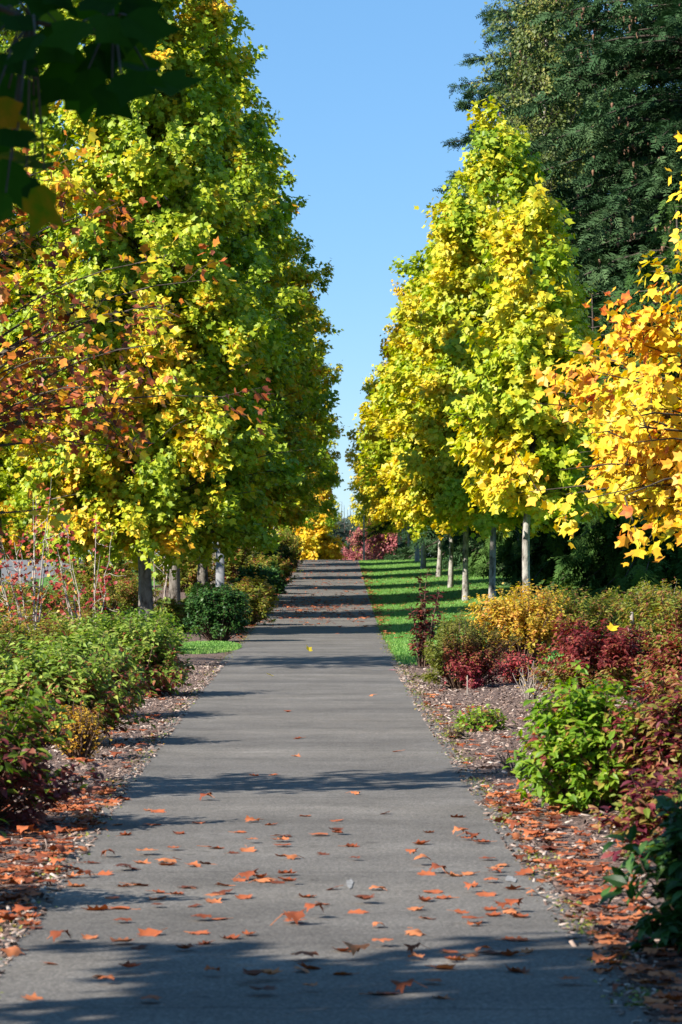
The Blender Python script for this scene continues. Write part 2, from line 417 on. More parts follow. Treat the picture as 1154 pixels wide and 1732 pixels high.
def broadleaf(seed, H, R, base, nbr, nleaf, lsize, mat, bark=None, r0=.16, tm=.28, top=1.35, tonefn=None, spread=.30,
              tmpl=(TULIP, TULIP_P), inner=.35, lean=(0, 0), ragged=.22, up=.9, bare=0.0):
    g = np.random.default_rng(seed)
    # trunk
    m = 14
    zt = np.linspace(0, 1, m)
    tr = np.stack([lean[0] * zt ** 1.4 + .05 * np.sin(zt * 9 + seed), lean[1] * zt ** 1.4 + .05 * np.cos(zt * 7 + seed * 2), zt * H * .97], 1)
    rr = r0 * (1 - zt) ** .8 + .012
    rr[0] *= 1.35
    tv, tq = tubes(tr[None], rr[None], 10)
    # branch tips in the crown envelope
    t = g.random(nbr * 3)
    keep = g.random(nbr * 3) < bulge(t, tm, top)
    t = np.sort(t[keep][:nbr]); n = len(t)
    az = np.arange(n) * 2.39996 + g.normal(0, .5, n)
    fr = inner + (1 - inner) * g.random(n) ** .55
    lob = 1 + ragged * (np.sin(az * 3 + seed + t * 9) * .5 + g.normal(0, .45, n))
    rad = R * bulge(t, tm, top) * fr * np.clip(lob, .5, 1.35)
    zc = base + t * (H - base)
    cxy = np.stack([np.interp(zc, tr[:, 2], tr[:, 0]), np.interp(zc, tr[:, 2], tr[:, 1])], 1)
    tip = np.stack([cxy[:, 0] + rad * np.cos(az), cxy[:, 1] + rad * np.sin(az), zc], 1)
    z0 = np.clip(zc - rad * up * (.35 + .65 * t), base + .12 * (zc - base), H * .95)
    st = np.stack([np.interp(z0, tr[:, 2], tr[:, 0]), np.interp(z0, tr[:, 2], tr[:, 1]), z0], 1)
    s = np.linspace(0, 1, 6)
    mid = (st + tip) / 2 + np.stack([np.zeros(n), np.zeros(n), .16 * rad], 1) + g.normal(0, .10, (n, 3))
    pts = ((1 - s) ** 2)[None, :, None] * st[:, None] + (2 * s * (1 - s))[None, :, None] * mid[:, None] + (s ** 2)[None, :, None] * tip[:, None]
    br = (.008 + .0055 * rad)[:, None] * (1 - s * .85)[None]
    bv, bq = tubes(pts, br, 4)
    # twigs
    nt_ = n * 4
    bi = g.integers(0, n, nt_); ss = .22 + .80 * g.random(nt_).clip(0, .97)
    k = np.clip((ss * 5).astype(int), 0, 4); f = ss * 5 - k
    tb = pts[bi, k] * (1 - f)[:, None] + pts[bi, k + 1] * f[:, None]
    td = norm(g.normal(0, 1, (nt_, 3)) + norm(tip - st)[bi] * .8 + np.array([0, 0, .25]))
    tl = spread * (.7 + 1.1 * g.random(nt_))
    te = tb + td * tl[:, None]
    tw = np.stack([tb, (tb + te) / 2 + g.normal(0, .02, (nt_, 3)), te], 1)
    wv, wq = tubes(tw, np.tile([.008, .006, .003], (nt_, 1)), 3)
    trunk = np_mesh('trunk', tv, tq, bark or M_bark, smooth=True)
    V, Q = join([(bv, bq), (wv, wq)])
    limbs = np_mesh('branches', V, Q, M_barkdk, smooth=True)
    # leaves hang along the twigs
    li = g.integers(0, nt_, nleaf)
    a = .25 + .85 * g.random(nleaf)
    pos = tb[li] * (1 - a)[:, None] + te[li] * a[:, None] + g.normal(0, spread * .28, (nleaf, 3))
    if bare:
        keep = (np.sin(bi[li] * 12.9898) * 43758.5 % 1.0) > bare
        pos = pos[keep]; li = li[keep]; nleaf = len(pos)
    axis = np.stack([np.interp(pos[:, 2], tr[:, 2], tr[:, 0]), np.interp(pos[:, 2], tr[:, 2], tr[:, 1])], 1)
    out = pos.copy(); out[:, :2] -= axis; out[:, 2] = 0; out = norm(out)
    upv = np.array([0, 0, 1.0])
    sunv = np.array([-.70, -.47, .54])
    nr = norm(out * .55 + upv * .45 + sunv * .28 + g.normal(0, .5, (nleaf, 3)))
    dv = out * .55 - upv * .55 + g.normal(0, .6, (nleaf, 3))
    size = lsize * (.62 + .6 * g.random(nleaf))
    br_tone = g.random(n); tw_tone = g.random(nt_)
    tone = .42 * br_tone[bi[li]] + .2 * tw_tone[li] + .38 * g.random(nleaf)
    tone = np.clip((tone - .5) * 1.5 + .5, 0, 1)
    if tonefn is not None:
        tone = tonefn(tone, pos, g)
    vs_, ps_, ts_, off = [], [], [], 0
    var = g.integers(0, 3, len(pos))
    for q, (sx, zz) in enumerate([(1.0, .8), (.9, 1.7), (.95, -1.2)]):
        k_ = var == q
        tv_ = tmpl[0] * np.array([sx, 1, zz])
        v, p, tn = scatter(tv_, tmpl[1], pos[k_], nr[k_], dv[k_], size[k_], np.clip(tone[k_], 0, 1))
        vs_.append(v); ps_.append(p + off); ts_.append(tn); off += len(v)
    crown = np_mesh('crown', np.concatenate(vs_), np.concatenate(ps_), mat, np.concatenate(ts_))
    return trunk, crown, limbs

def put_tree(name, label, cat, meshes, X, d, group=None, rz=0.0, sc=(1, 1, 1)):
    o = thing(name, label, cat, G(X, d * S, -.03), group, rz)
    o.rotation_euler = (.016 * math.sin(d * 5.1), .016 * math.cos(d * 3.7), rz)
    o.scale = sc
    link('trunk', meshes[0], o); link('crown', meshes[1], o); link('branches', meshes[2], o)
    return o

# left row: green going yellow low down and in patches
def tone_left(t, p, g):
    return t * .80 + .13 + .12 * (1 - np.clip(p[:, 2] / 7, 0, 1)) + .05 * g.random(len(t))
def tone_right(t, p, g):
    return t * .68 + .13 + .08 * (1 - np.clip(p[:, 2] / 8, 0, 1)) - .16 * np.clip((p[:, 2] - 7.5) / 3, 0, 1)

GL, GRT = 'tulip trees in the left row', 'tulip trees in the right row'
LEAFTREE = 'tree'
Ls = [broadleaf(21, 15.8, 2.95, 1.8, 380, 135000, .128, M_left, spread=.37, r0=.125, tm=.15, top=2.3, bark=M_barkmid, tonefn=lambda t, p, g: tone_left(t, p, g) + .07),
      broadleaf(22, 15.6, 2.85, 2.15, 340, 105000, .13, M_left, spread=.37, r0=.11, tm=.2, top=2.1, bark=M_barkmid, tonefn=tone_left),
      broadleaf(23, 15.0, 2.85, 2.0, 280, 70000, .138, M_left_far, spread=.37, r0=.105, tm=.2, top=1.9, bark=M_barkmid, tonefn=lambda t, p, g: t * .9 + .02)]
left_d = [(-8.4, 60, 1, 3.9, 'green tulip tree set back at the left picture edge, behind the red leaved clump'),
          (-3.72, 47, 0, .2, 'tall green tulip tree with yellowing patches, nearest of the left row, behind the hedge'),
          (-3.62, 54.5, 1, 1.1, 'green tulip tree second in the left row, beside the small clump of white stems'),
          (-3.6, 65, 0, 2.5, 'green tulip tree third in the left row, just before the smooth grey post'),
          (-3.75, 73.5, 1, 4.0, 'green and gold tulip tree fourth in the left row, just past the grey post'),
          (-3.65, 83, 2, .7, 'golden green tulip tree fifth in the left row'),
          (-3.65, 91, 1, 5.2, 'tulip tree sixth in the left row, near the lettered sign'),
          (-3.65, 99.5, 2, 1.9, 'tulip tree seventh in the left row, near the crest of the path'),
          (-3.6, 109, 2, 3.3, 'eighth tulip tree of the left row, at the crest of the path'),
          (-3.5, 119, 2, 4.4, 'ninth tulip tree of the left row, beyond the crest'),
          (-3.5, 131, 2, .3, 'tenth tulip tree of the left row, small in the distance'),
          (-3.1, 163, 2, 5.0, 'eleventh tulip tree of the left row, far beyond the crest'),
          (-3.0, 182, 2, 2.2, 'farthest tulip tree of the left row, closing the avenue')]
for X, d, k, rz, lab in left_d:
    s = (1.0 if d < 80 else 1.1) * (1 + .05 * math.sin(d * 1.7))
    put_tree('tulip_tree', lab, LEAFTREE, Ls[k], X, d, GL, rz, (s, s, s))

Rs = [broadleaf(31, 10.75, 2.5, 2.2, 300, 105000, .122, M_right, spread=.36, ragged=.13, inner=.45, r0=.064, tm=.22, top=1.15, tonefn=tone_right),
      broadleaf(32, 11.2, 2.55, 2.15, 260, 82000, .124, M_right, spread=.36, ragged=.16, inner=.4, r0=.064, tm=.22, top=1.2, tonefn=lambda t, p, g: tone_right(t, p, g) + .05),
      broadleaf(33, 11.4, 2.5, 2.1, 210, 46000, .13, M_right_far, spread=.37, bark=M_white, r0=.075, tm=.24, top=1.25, tonefn=lambda t, p, g: t * .75 + .12),
      broadleaf(34, 7.4, 1.45, 2.3, 90, 14000, .14, M_right, r0=.064, tm=.3, tonefn=tone_right)]
right_d = [(3.2, 42.5, 3, .3, 'shorter green tulip tree with a shaded trunk at the near end of the right row'),
           (3.2, 52, 0, 1.3, 'tallest yellow green tulip tree of the right row, mottled trunk behind the golden shrub'),
           (3.2, 63, 1, 2.6, 'yellow tulip tree third in the right row, its pale trunk standing on the striped lawn'),
           (4.9, 70, 3, 4.2, 'slim tulip tree set back on the lawn behind the right row, its trunk brightly lit'),
           (3.25, 83, 1, .4, 'fourth yellow tulip tree of the right row on the lawn'),
           (3.2, 73, 0, 5.1, 'yellow tulip tree with a shaded trunk, between third and fourth of the right row'),
           (3.15, 93, 2, 3.9, 'golden tulip tree fifth in the right row'),
           (3.1, 103, 2, 1.0, 'golden tulip tree sixth in the right row, near the crest'),
           (3.1, 113, 2, 2.1, 'golden tulip tree seventh in the right row, at the crest'),
           (3.1, 123, 2, 4.7, 'eighth golden tulip tree of the right row, past the crest'),
           (3.1, 134, 2, .1, 'ninth golden tulip tree of the right row, past the crest'),
           (3.1, 147, 2, 5.7, 'tenth golden tulip tree of the right row, far past the crest'),
           (3.2, 163, 2, 3.0, 'eleventh golden tulip tree of the right row, far past the crest'),
           (3.3, 182, 2, 1.6, 'farthest golden tulip tree of the right row, closing the avenue')]
for X, d, k, rz, lab in right_d:
    s = 1 + .045 * math.sin(d * 2.3)
    put_tree('tulip_tree', lab, LEAFTREE, Rs[k], X, d, GRT, rz, (s, s, 2 - s if k else 1))

# big near trees at the frame edges
put_tree('maple_tree', 'golden orange tree with large lobed leaves reaching in from the right edge over the shrubs', LEAFTREE,
         broadleaf(41, 6.5, 2.95, 1.8, 330, 38000, .102, M_orange, r0=.07, tm=.05, top=1.05, spread=.36, bark=M_white, ragged=.32,
                   tonefn=lambda t, p, g: t * .9), 4.5, 23.5, rz=.6)
put_tree('maple_tree', 'thin crowned tree with red and orange leaves on dark branches at the left edge', LEAFTREE,
         broadleaf(42, 7.8, 3.7, 2.9, 75, 4600, .125, M_redgold, bark=M_barkdk, r0=.10, tm=.35, top=1.4, spread=.55, inner=.2, up=.62,
                   tonefn=lambda t, p, g: t * 1.1 + .02), -5.05, 33, rz=.3)
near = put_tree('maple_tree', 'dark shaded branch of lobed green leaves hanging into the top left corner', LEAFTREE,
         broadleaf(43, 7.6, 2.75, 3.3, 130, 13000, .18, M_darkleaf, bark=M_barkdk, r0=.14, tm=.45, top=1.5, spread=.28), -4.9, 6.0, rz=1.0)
# branch of the near tree that hangs into the frame (a part of that tree)
def hanging_branch():
    g = np.random.default_rng(77)
    px = [(-20, 60), (15, 125), (75, 45), (140, 70), (100, 150), (165, 115), (228, 30), (232, 125), (205, 160), (15, 275), (45, 330), (0, 320),
          (130, 15), (60, 175), (-10, 200), (180, 60), (30, 20), (250, 150), (120, 110), (190, 15), (60, 95), (-40, 130), (-60, 250), (-60, 330),
          (25, 60), (100, 75), (150, 150), (50, 5), (215, 85), (-10, 0), (262, 165), (255, 60), (190, 175), (120, 175), (30, 160), (75, 320), (20, 305), (-15, 300), (60, 345), (30, 255), (-5, 240), (185, 105), (145, 30), (215, 60), (90, -20), (160, -30), (240, -25), (10, 360)]
    P, D = [], []
    for i, (x, y) in enumerate(px):
        d = 10.9 + g.normal(0, .25)
        P.append(((x - 577) / F * d, d, EYE + (917 - y) / F * d + .06)); D.append(d)
    P = np.array(P)
    n = len(P)
    nr = norm(np.array([.15, -.75, .45]) + g.normal(0, .38, (n, 3)))
    dv = np.array([.15, 0, -.9]) + g.normal(0, .45, (n, 3))
    org = np.array(near.location)
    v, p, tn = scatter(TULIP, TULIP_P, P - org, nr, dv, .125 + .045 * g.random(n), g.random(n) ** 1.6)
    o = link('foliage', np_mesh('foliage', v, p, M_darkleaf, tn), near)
    # the bough and its twigs carrying those leaves
    root = np.array([-4.85, 8.6, 4.1]); ends = []
    hub = np.array([[-1.9, 10.5, 3.75], [-1.25, 10.8, 3.42], [-.95, 10.9, 3.3], [-.7, 10.9, 3.25]])
    main = np.concatenate([[root], [(root + hub[0]) / 2 + (0, 0, .15)], hub])
    tv = [tubes((main - org)[None], np.array([[.05, .035, .02, .012, .009, .005]]), 6)]
    tw = []
    for q in P:
        k = np.argmin(np.linalg.norm(hub - q, axis=1)); b = hub[k]
        tw.append([b, (b + q) / 2 + (0, 0, .04), q])
    tv.append(tubes(np.array(tw) - org, np.tile([.005, .004, .003], (n, 1)), 4))
    V, Q = join(tv)
    link('twig', np_mesh('twig', V, Q, M_barkdk, smooth=True), o)
near.rotation_euler = (0, 0, 0)
hanging_branch()

# ------------------------------------------------------------------ conifers
def conifer(seed, H, R, nbr, nspray, ssize, mat, droop=.25, pw=.85, base=.3, hang=0.0, tmpl=(SPRAY, SPRAY_P), r0=.3, wild=.25, asp=None):
    g = np.random.default_rng(seed)
    m = 10; zt = np.linspace(0, 1, m)
    tr = np.stack([.08 * np.sin(zt * 6 + seed), .08 * np.cos(zt * 5), zt * H], 1)
    tv, tq = tubes(tr[None], (r0 * (1 - zt) + .02)[None], 8)
    t = 1 - np.sqrt(1 - g.random(nbr) * .995)
    t = np.sort(t); n = nbr
    az = np.arange(n) * 2.39996 + g.normal(0, .6, n)
    L = R * ((1 - t) ** pw * .96 + .04) * (1 + g.normal(0, wild, n)).clip(.45, 1.5)
    z0 = base + t * (H - base)
    s = np.linspace(0, 1, 6)
    dirx, diry = np.cos(az), np.sin(az)
    zz = z0[:, None] + L[:, None] * ((.12 + .35 * t)[:, None] * s - (droop + .25 * (1 - t))[:, None] * s ** 2 + .10 * s ** 4)
    pts = np.stack([dirx[:, None] * L[:, None] * s, diry[:, None] * L[:, None] * s, zz], 2)
    bv, bq = tubes(pts, (.012 + .012 * L)[:, None] * (1 - s * .85)[None], 4)
    V, Q = join([(tv, tq), (bv, bq)])
    trunk = np_mesh('trunk', V, Q, M_barkdk, smooth=True)
    pr = L / L.sum()
    bi = g.choice(n, nspray, p=pr)
    ss = .12 + .88 * g.random(nspray) ** .75
    k = np.clip((ss * 5).astype(int), 0, 4); f = ss * 5 - k
    pos = pts[bi, k] * (1 - f)[:, None] + pts[bi, k + 1] * f[:, None]
    bd = norm(pts[bi, k + 1] - pts[bi, k])
    side = np.cross(bd, np.array([0, 0, 1.0])); side = norm(side)
    sg = np.where(g.random(nspray) < .5, 1, -1)[:, None]
    wdt = (1 - ss)[:, None]
    dv = norm(bd * (.55 + .3 * g.random((nspray, 1))) + side * sg * (.75 * wdt + .25) * g.random((nspray, 1)) * 1.3 + np.array([0, 0, -1.0]) * (hang + .10 * g.random((nspray, 1))))
    nr = norm(np.array([0, 0, 1.0]) * (1 - hang * .8) + g.normal(0, .55 - hang * .15, (nspray, 3)) + bd * hang * .6)
    pos = pos + side * sg * .20 * L[bi][:, None] * wdt * g.random((nspray, 1)) + g.normal(0, .10, (nspray, 3))
    size = ssize * (.6 + .7 * g.random(nspray)) * np.clip(.5 + L[bi] / R, .5, 1.1)
    bt = g.random(n)
    tone = np.clip(.45 * bt[bi] + .35 * g.random(nspray) + .25 * ss, 0, 1)
    v, p, tn = scatter(tmpl[0], tmpl[1], pos, nr, dv, size, tone, None if asp is None else np.full(nspray, asp))
    crown = np_mesh('crown', v, p, mat, tn)
    return trunk, crown, pts, L, t

def cone_mesh(pts, L, H, n, seed, zmin):
    g = np.random.default_rng(seed)
    P = []
    while len(P) < n:
        b = g.integers(0, len(pts)); k = g.integers(3, 6)
        c = pts[b, k]
        if c[2] > zmin and True and g.random() < .25 + .75 * (c[2] - zmin) / (H - zmin):
            for _ in range(g.integers(2, 6)):
                P.append(c + g.normal(0, .2, 3) + (0, 0, -.16))
    P = np.array(P[:n])
    prof = [(.0, .012), (.03, .05), (.10, .042), (.18, .008)]
    paths = np.stack([P + (0, 0, -a) for a, _ in prof], 1)
    return tubes(paths, np.tile([b for _, b in prof], (n, 1)), 5)

fir_a = conifer(51, 31, 6.0, 620, 62000, .44, M_fir, hang=.12, droop=.36, pw=.72, r0=.38)
fir_b = conifer(52, 29, 4.9, 560, 50000, .44, M_fir, hang=.10, droop=.26, pw=.75, r0=.34, wild=.38)
for (tr, cr, pts, L, t), X, d, lab, cn, rz in [
        (fir_a, 10.6, 72, 'broad dark fir tree covered in hanging brown cones at the top right corner', 1500, .4),
        (fir_b, 9.2, 90, 'tall dark fir between the slender olive tree and the cone laden fir', 500, 2.0),
        (fir_b, 13.5, 92, 'dark fir tree filling the gap behind the cone laden fir at the right edge', 0, 1.1),
        (fir_a, 9.2, 112, 'dark fir tree rearmost of the evergreens', 0, 3.3),
        (fir_b, 8.1, 108, 'dark fir farthest left of the evergreens, branch tips poking out against the sky', 0, 4.1)]:
    o = thing('fir_tree', lab, 'conifer', G(X, d * S, -.05), 'dark evergreens behind the right row', rz)
    if d == 108: o.scale = (.84, .84, 1)
    link('trunk', tr, o); link('crown', cr, o)
    if cn:
        cv, cq = cone_mesh(pts, L, 30, cn, 9, 9.0)
        tag(link('cones', np_mesh('cones', cv, cq, M_cone, np.random.default_rng(3).random(len(cq)), smooth=True), o), kind='stuff')
ced = conifer(53, 9.5, 2.7, 260, 13000, .52, M_cedar, droop=.45, pw=.62, base=.15, hang=.95, tmpl=(HANG, HANG_P), r0=.16, asp=.8)
for X, d, rz, s, lab in [(8.2, 61, .2, 1.0, 'weeping dark green cedar nearest the golden orange tree at the right edge'),
                         (6.9, 68, 1.7, .85, 'weeping cedar with hanging sprays just right of the slim lawn tree'),
                         (7.4, 82, 3.1, 1.0, 'weeping cedar behind the trunks on the lawn, second hedge tree from the right'),
                         (7.0, 97, 4.4, .95, 'weeping cedar behind the middle trunks of the right row'),
                         (6.8, 112, 5.6, 1.0, 'weeping cedar near the crest behind the right row trunks'),
                         (9.6, 66, 2.6, 1.2, 'deep shaded weeping cedar at the right edge below the firs')]:
    o = thing('weeping_cedar', lab, 'conifer', G(X, d * S, -.05), 'weeping cedars behind the lawn', rz)
    o.scale = (s, s, s)
    link('trunk', ced[0], o); link('crown', ced[1], o)
put_tree('poplar_tree', 'tall slender olive green tree with whitish stems in front of the dark firs', LEAFTREE,
         broadleaf(61, 23.0, 2.3, 4.0, 300, 42000, .14, M_poplar, bark=M_white, r0=.17, tm=.35, top=2.4, tmpl=(OVAL, OVAL_P), spread=.45, up=2.2, ragged=.3), 6.5, 80, rz=.5)

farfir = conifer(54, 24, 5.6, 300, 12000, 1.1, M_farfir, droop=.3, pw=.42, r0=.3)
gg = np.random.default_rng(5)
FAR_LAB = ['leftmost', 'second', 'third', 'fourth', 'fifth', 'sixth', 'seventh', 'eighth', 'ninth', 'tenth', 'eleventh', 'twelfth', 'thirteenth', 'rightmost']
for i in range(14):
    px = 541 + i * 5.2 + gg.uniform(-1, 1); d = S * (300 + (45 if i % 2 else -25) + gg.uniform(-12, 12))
    o = thing('fir_tree', FAR_LAB[i] + ' of the haze-tinted distant firs closing the end of the avenue', 'conifer', G((px - 577) / F * d, d, -.2), 'distant firs at the end of the avenue', gg.uniform(0, 6))
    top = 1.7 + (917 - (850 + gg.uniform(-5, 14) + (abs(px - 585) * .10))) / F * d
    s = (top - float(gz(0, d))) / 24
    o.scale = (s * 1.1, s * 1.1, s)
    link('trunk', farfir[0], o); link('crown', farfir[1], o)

# trees across the street on the left
street = broadleaf(24, 8.0, 2.8, 1.2, 110, 8000, .26, M_left_far, r0=.13)
for i, (X, d, lab) in enumerate([(-20.5, 128, 'yellow green street tree across the road, nearest of its row'), (-19.6, 146, 'yellow green street tree across the road, second of its row'),
                                 (-18.9, 160, 'yellow green street tree across the road, third of its row'), (-14.5, 166, 'yellow green street tree across the road, farthest of its row')]):
    put_tree('street_tree', lab, LEAFTREE, street, X, d, 'street trees across the road', i * 1.4)

# red maples, golden low tree beyond the crest, small accents
rm = broadleaf(62, 3.4, 1.7, .5, 90, 6500, .14, M_redbush, bark=M_twig, r0=.06, tm=.4, tmpl=(OVAL, OVAL_P), spread=.3)
put_tree('red_maple', 'dusty red maple crown just beyond the crest, behind the slim pole', LEAFTREE, rm, 2.7, 138, None, .3, (1.15, 1.15, 1.15))
put_tree('red_maple', 'pinkish red low maple left of the slim pole beyond the crest', LEAFTREE, rm, 1.05, 143, None, 2.0, (.9, .9, .85))
put_tree('golden_tree', 'low golden orange tree at the left of the crest, hanging almost to the ground', LEAFTREE,
         broadleaf(63, 5.6, 1.45, .35, 110, 9000, .17, M_orange, r0=.07, tm=.4, tonefn=lambda t, p, g: t * .75), -1.45, 136)

# ------------------------------------------------------------------ posts and sign
def lathe(prof, n=14):
    a = np.arange(n) * 2 * math.pi / n
    V = np.concatenate([np.stack([r * np.cos(a), r * np.sin(a), np.full(n, z)], 1) for z, r in prof])
    idx = np.arange(len(prof) * n).reshape(-1, n)
    q = np.stack([idx[:-1], np.roll(idx[:-1], -1, 1), np.roll(idx[1:], -1, 1), idx[1:]], -1).reshape(-1, 4)
    return V, q
o = thing('street_lamp', 'smooth light grey round post rising into the left row crowns above the dark round shrub', 'street lamp', G(-2.92, 60 * S))
v, q = lathe([(0, .2), (.06, .2), (.07, .11), (4.6, .085), (4.65, .0)]); link('pole', np_mesh('pole', v, q, M_steel, smooth=True), o)
v, q = lathe([(0, .19), (.05, .19), (.10, .15), (.12, .0)]); link('base_flange', np_mesh('base_flange', v, q, M_steel), o)
v, q = tubes(np.array([[(0, 0, 4.5), (-.25, 0, 4.75), (-.5, 0, 4.82), (-.7, 0, 4.8)]]), np.array([[.05, .045, .04, .035]]), 8)
link('arm', np_mesh('arm', v, q, M_steel, smooth=True), o)
v, q = lathe([(4.62, .02), (4.68, .15), (4.78, .15), (4.86, .05), (4.88, 0)]); v[:, 0] -= .8
link('lamp_head', np_mesh('lamp_head', v, q, M_steel), o)

o = thing('utility_pole', 'slim pale wooden pole standing beyond the crest beside the red maples', 'pole', G(1.22, 133 * S))
v, q = tubes(np.array([[(0, 0, -.2), (.01, 0, 1.5), (0, .01, 3.2)]]), np.array([[.055, .05, .045]]), 8)
link('pole', np_mesh('pole', v, q, M_wood, smooth=True), o)
v, q = lathe([(3.2, .055), (3.26, .055), (3.3, 0)]); link('cap', np_mesh('cap', v, q, M_wood), o)

def box(x0, x1, y0, y1, z0, z1):
    V = np.array([(x, y, z) for z in (z0, z1) for y in (y0, y1) for x in (x0, x1)], float)
    return V, np.array([(0, 2, 3, 1), (4, 5, 7, 6), (0, 1, 5, 4), (2, 6, 7, 3), (0, 4, 6, 2), (1, 3, 7, 5)])
sd = 118.0 * S
o = thing('sign_board', 'maroon sign board with white lettering HOMES behind the left row trunks', 'sign', G((402 - 577) / F * sd, sd))
v, q = box(-.42, .42, -.03, .03, .55, 1.75); link('panel', np_mesh('panel', v, q, M_sign), o)
for sx in (-.36, .36):
    v, q = box(sx - .04, sx + .04, .031, .10, -.1, 1.7); link('post', np_mesh('post', v, q, M_sign), o)
tc = bpy.data.curves.new('lettering', 'FONT'); tc.body = 'HOMES'; tc.align_x = 'CENTER'; tc.size = .20; tc.extrude = .006; tc.offset = .006
to = bpy.data.objects.new('lettering', tc); COL.objects.link(to); to.parent = o
bpy.context.view_layer.update()
lm = bpy.data.meshes.new_from_object(to.evaluated_get(bpy.context.evaluated_depsgraph_get()))
bpy.data.objects.remove(to); lm.materials.clear(); lm.materials.append(M_letter)
to = link('lettering', lm, o, (-.06, -.038, 1.33)); to.rotation_euler = (math.radians(90), 0, 0)

# ------------------------------------------------------------------ shrubs
def shrub(name, label, X, d, r, h, mat, n, ls, tmpl=(LANCE, LANCE_P), ry=None, stems=26, seed=0, aspect=1.0, up=.45, droop=.3, flat=.75, low=.05, tonefn=None,
          twig=None, group=None, cat='shrub', fuzz=.10, rag=.26, shell=.4, stem_h=1.0):
    g = np.random.default_rng(seed + int(d * 10) + int(abs(X) * 100))
    ry = ry or r
    # shoot tips over a lumpy dome
    ns = stems * 7
    az = g.random(ns) * 2 * math.pi
    e = g.random(ns) ** .8                                   # 0 rim .. 1 crown
    lump = 1 + rag * (np.sin(az * 3 + seed) * .6 + np.sin(az * 5 + e * 7 + seed * 2) * .5 + g.normal(0, .5, ns))
    fr = shell + (1 - shell) * g.random(ns) ** .5
    rr = np.sqrt(np.clip(1 - e ** 2, 0, 1)) ** .8 * fr * lump
    tip = np.stack([r * rr * np.cos(az), ry * rr * np.sin(az), h * (low + (1 - low) * e ** flat) * (1 + .5 * (lump - 1)) * (.72 + .28 * fr)], 1)
    b = np.stack([tip[:, 0] * .22, tip[:, 1] * .22, np.zeros(ns)], 1) + g.normal(0, .025, (ns, 3)) * (1, 1, 0)
    mid = (b + tip) / 2 + np.stack([tip[:, 0] * .12, tip[:, 1] * .12, tip[:, 2] * .18], 1)
    s = np.linspace(0, 1, 5)
    pts = ((1 - s) ** 2)[None, :, None] * b[:, None] + (2 * s * (1 - s))[None, :, None] * mid[:, None] + (s ** 2)[None, :, None] * tip[:, None]
    pts = pts + g.normal(0, .012, pts.shape) * s[None, :, None]
    sv, sq = tubes(pts, np.tile(np.array([.008, .0065, .005, .0035, .002]) * (.6 + h * .5), (ns, 1)), 4)
    o = thing(name, label, cat, G(X, d * S, .0), group)
    link('stems', np_mesh('stems', sv, sq, twig or M_twig, smooth=True), o)
    bi = g.integers(0, ns, n)
    a = .35 + .67 * g.random(n) ** .55
    k = np.clip((a * 4).astype(int), 0, 3); f = (a * 4 - k)[:, None]
    pos = pts[bi, k] * (1 - f) + pts[bi, k + 1] * f
    sdv = norm(pts[bi, k + 1] - pts[bi, k])
    out = norm(np.stack([pos[:, 0] / r, pos[:, 1] / ry, pos[:, 2] / h * .6 + .1], 1))
    rnd = g.normal(0, 1, (n, 3))
    dv = norm(norm(np.cross(sdv, rnd)) * .9 + out * .5 + sdv * up - np.array([0, 0, 1.0]) * droop)
    nr = norm(np.array([0, 0, 1.0]) * .75 + out * .45 + g.normal(0, .38, (n, 3)))
    pos = pos + g.normal(0, fuzz * .25, (n, 3)); pos[:, 2] = np.maximum(pos[:, 2], .015)
    size = ls * (.55 + .7 * g.random(n))
    st = g.random(ns)
    tone = np.clip(.40 * st[bi] + .60 * g.random(n), 0, 1)
    tone = np.clip((tone - .5) * 1.3 + .5, 0, 1)
    if tonefn is not None:
        tone = np.clip(tonefn(tone, pos, g), 0, 1)
    v, p, tn = scatter(tmpl[0], tmpl[1], pos, nr, dv, size, tone, np.full(n, aspect))
    link('foliage', np_mesh('foliage', v, p, mat, tn, smooth=(tmpl[0] is LANCE)), o)
    return o

OV = (OVAL, OVAL_P)
GLH, GRB = 'shrubs in the left bed', 'shrubs in the right bed'
lowred = lambda amt: (lambda t, p, g: np.where(g.random(len(t)) < amt * np.clip(1.05 - p[:, 2] / .72, 0, 1), .86 + .14 * g.random(len(t)), t * .78))
# left bed, near to far
shrub('leafy_shrub', 'bushy green shrub with purple red lower leaves cut by the left picture edge', -2.25, 14.6, .68, .82, M_hedgedk, 7000, .08, seed=1, group=GLH, tonefn=lowred(1.15))
shrub('leafy_shrub', 'green shrub at the bottom left corner just outside the path, mostly out of frame', -2.25, 11.4, .62, .85, M_hedgedk, 4000, .08, seed=2, group=GLH, tonefn=lowred(1.15))
shrub('leafy_shrub', 'green red-tinged shrub right behind the small yellow bush in the left bed', -2.40, 20.7, .66, .80, M_hedge, 8000, .075, seed=3, group=GLH, tonefn=lowred(.75))
shrub('leafy_shrub', 'pale green shrub in the middle of the left hedge', -2.50, 23.9, .66, .86, M_hedge, 8000, .075, seed=4, group=GLH, tonefn=lowred(.65))
shrub('leafy_shrub', 'pale green shrub at the far end of the left hedge, before the little grass patch', -2.30, 27.3, .70, .92, M_hedge, 8500, .075, seed=5, group=GLH, tonefn=lowred(.65))
shrub('leafy_shrub', 'dull green shrub behind the left hedge at the picture edge', -3.75, 24.5, .85, .82, M_hedge, 6500, .075, seed=6, group=GLH)
shrub('leafy_shrub', 'red tinged olive shrub at the foot of the red leaved maple clump', -3.9, 30.5, .95, .80, M_olive, 6500, .07, seed=7, group=GLH)
shrub('leafy_shrub', 'green shrub left of the nearest big trunk, behind the hedge', -3.3, 31.5, .8, .72, M_hedge, 5500, .075, seed=8, group=GLH)
shrub('leafy_shrub', 'fresh green shrub around the foot of the nearest big left trunk', -3.2, 38.5, .85, .66, M_lime, 5000, .07, seed=9, group=GLH, tonefn=lambda t, p, g: t * .75)
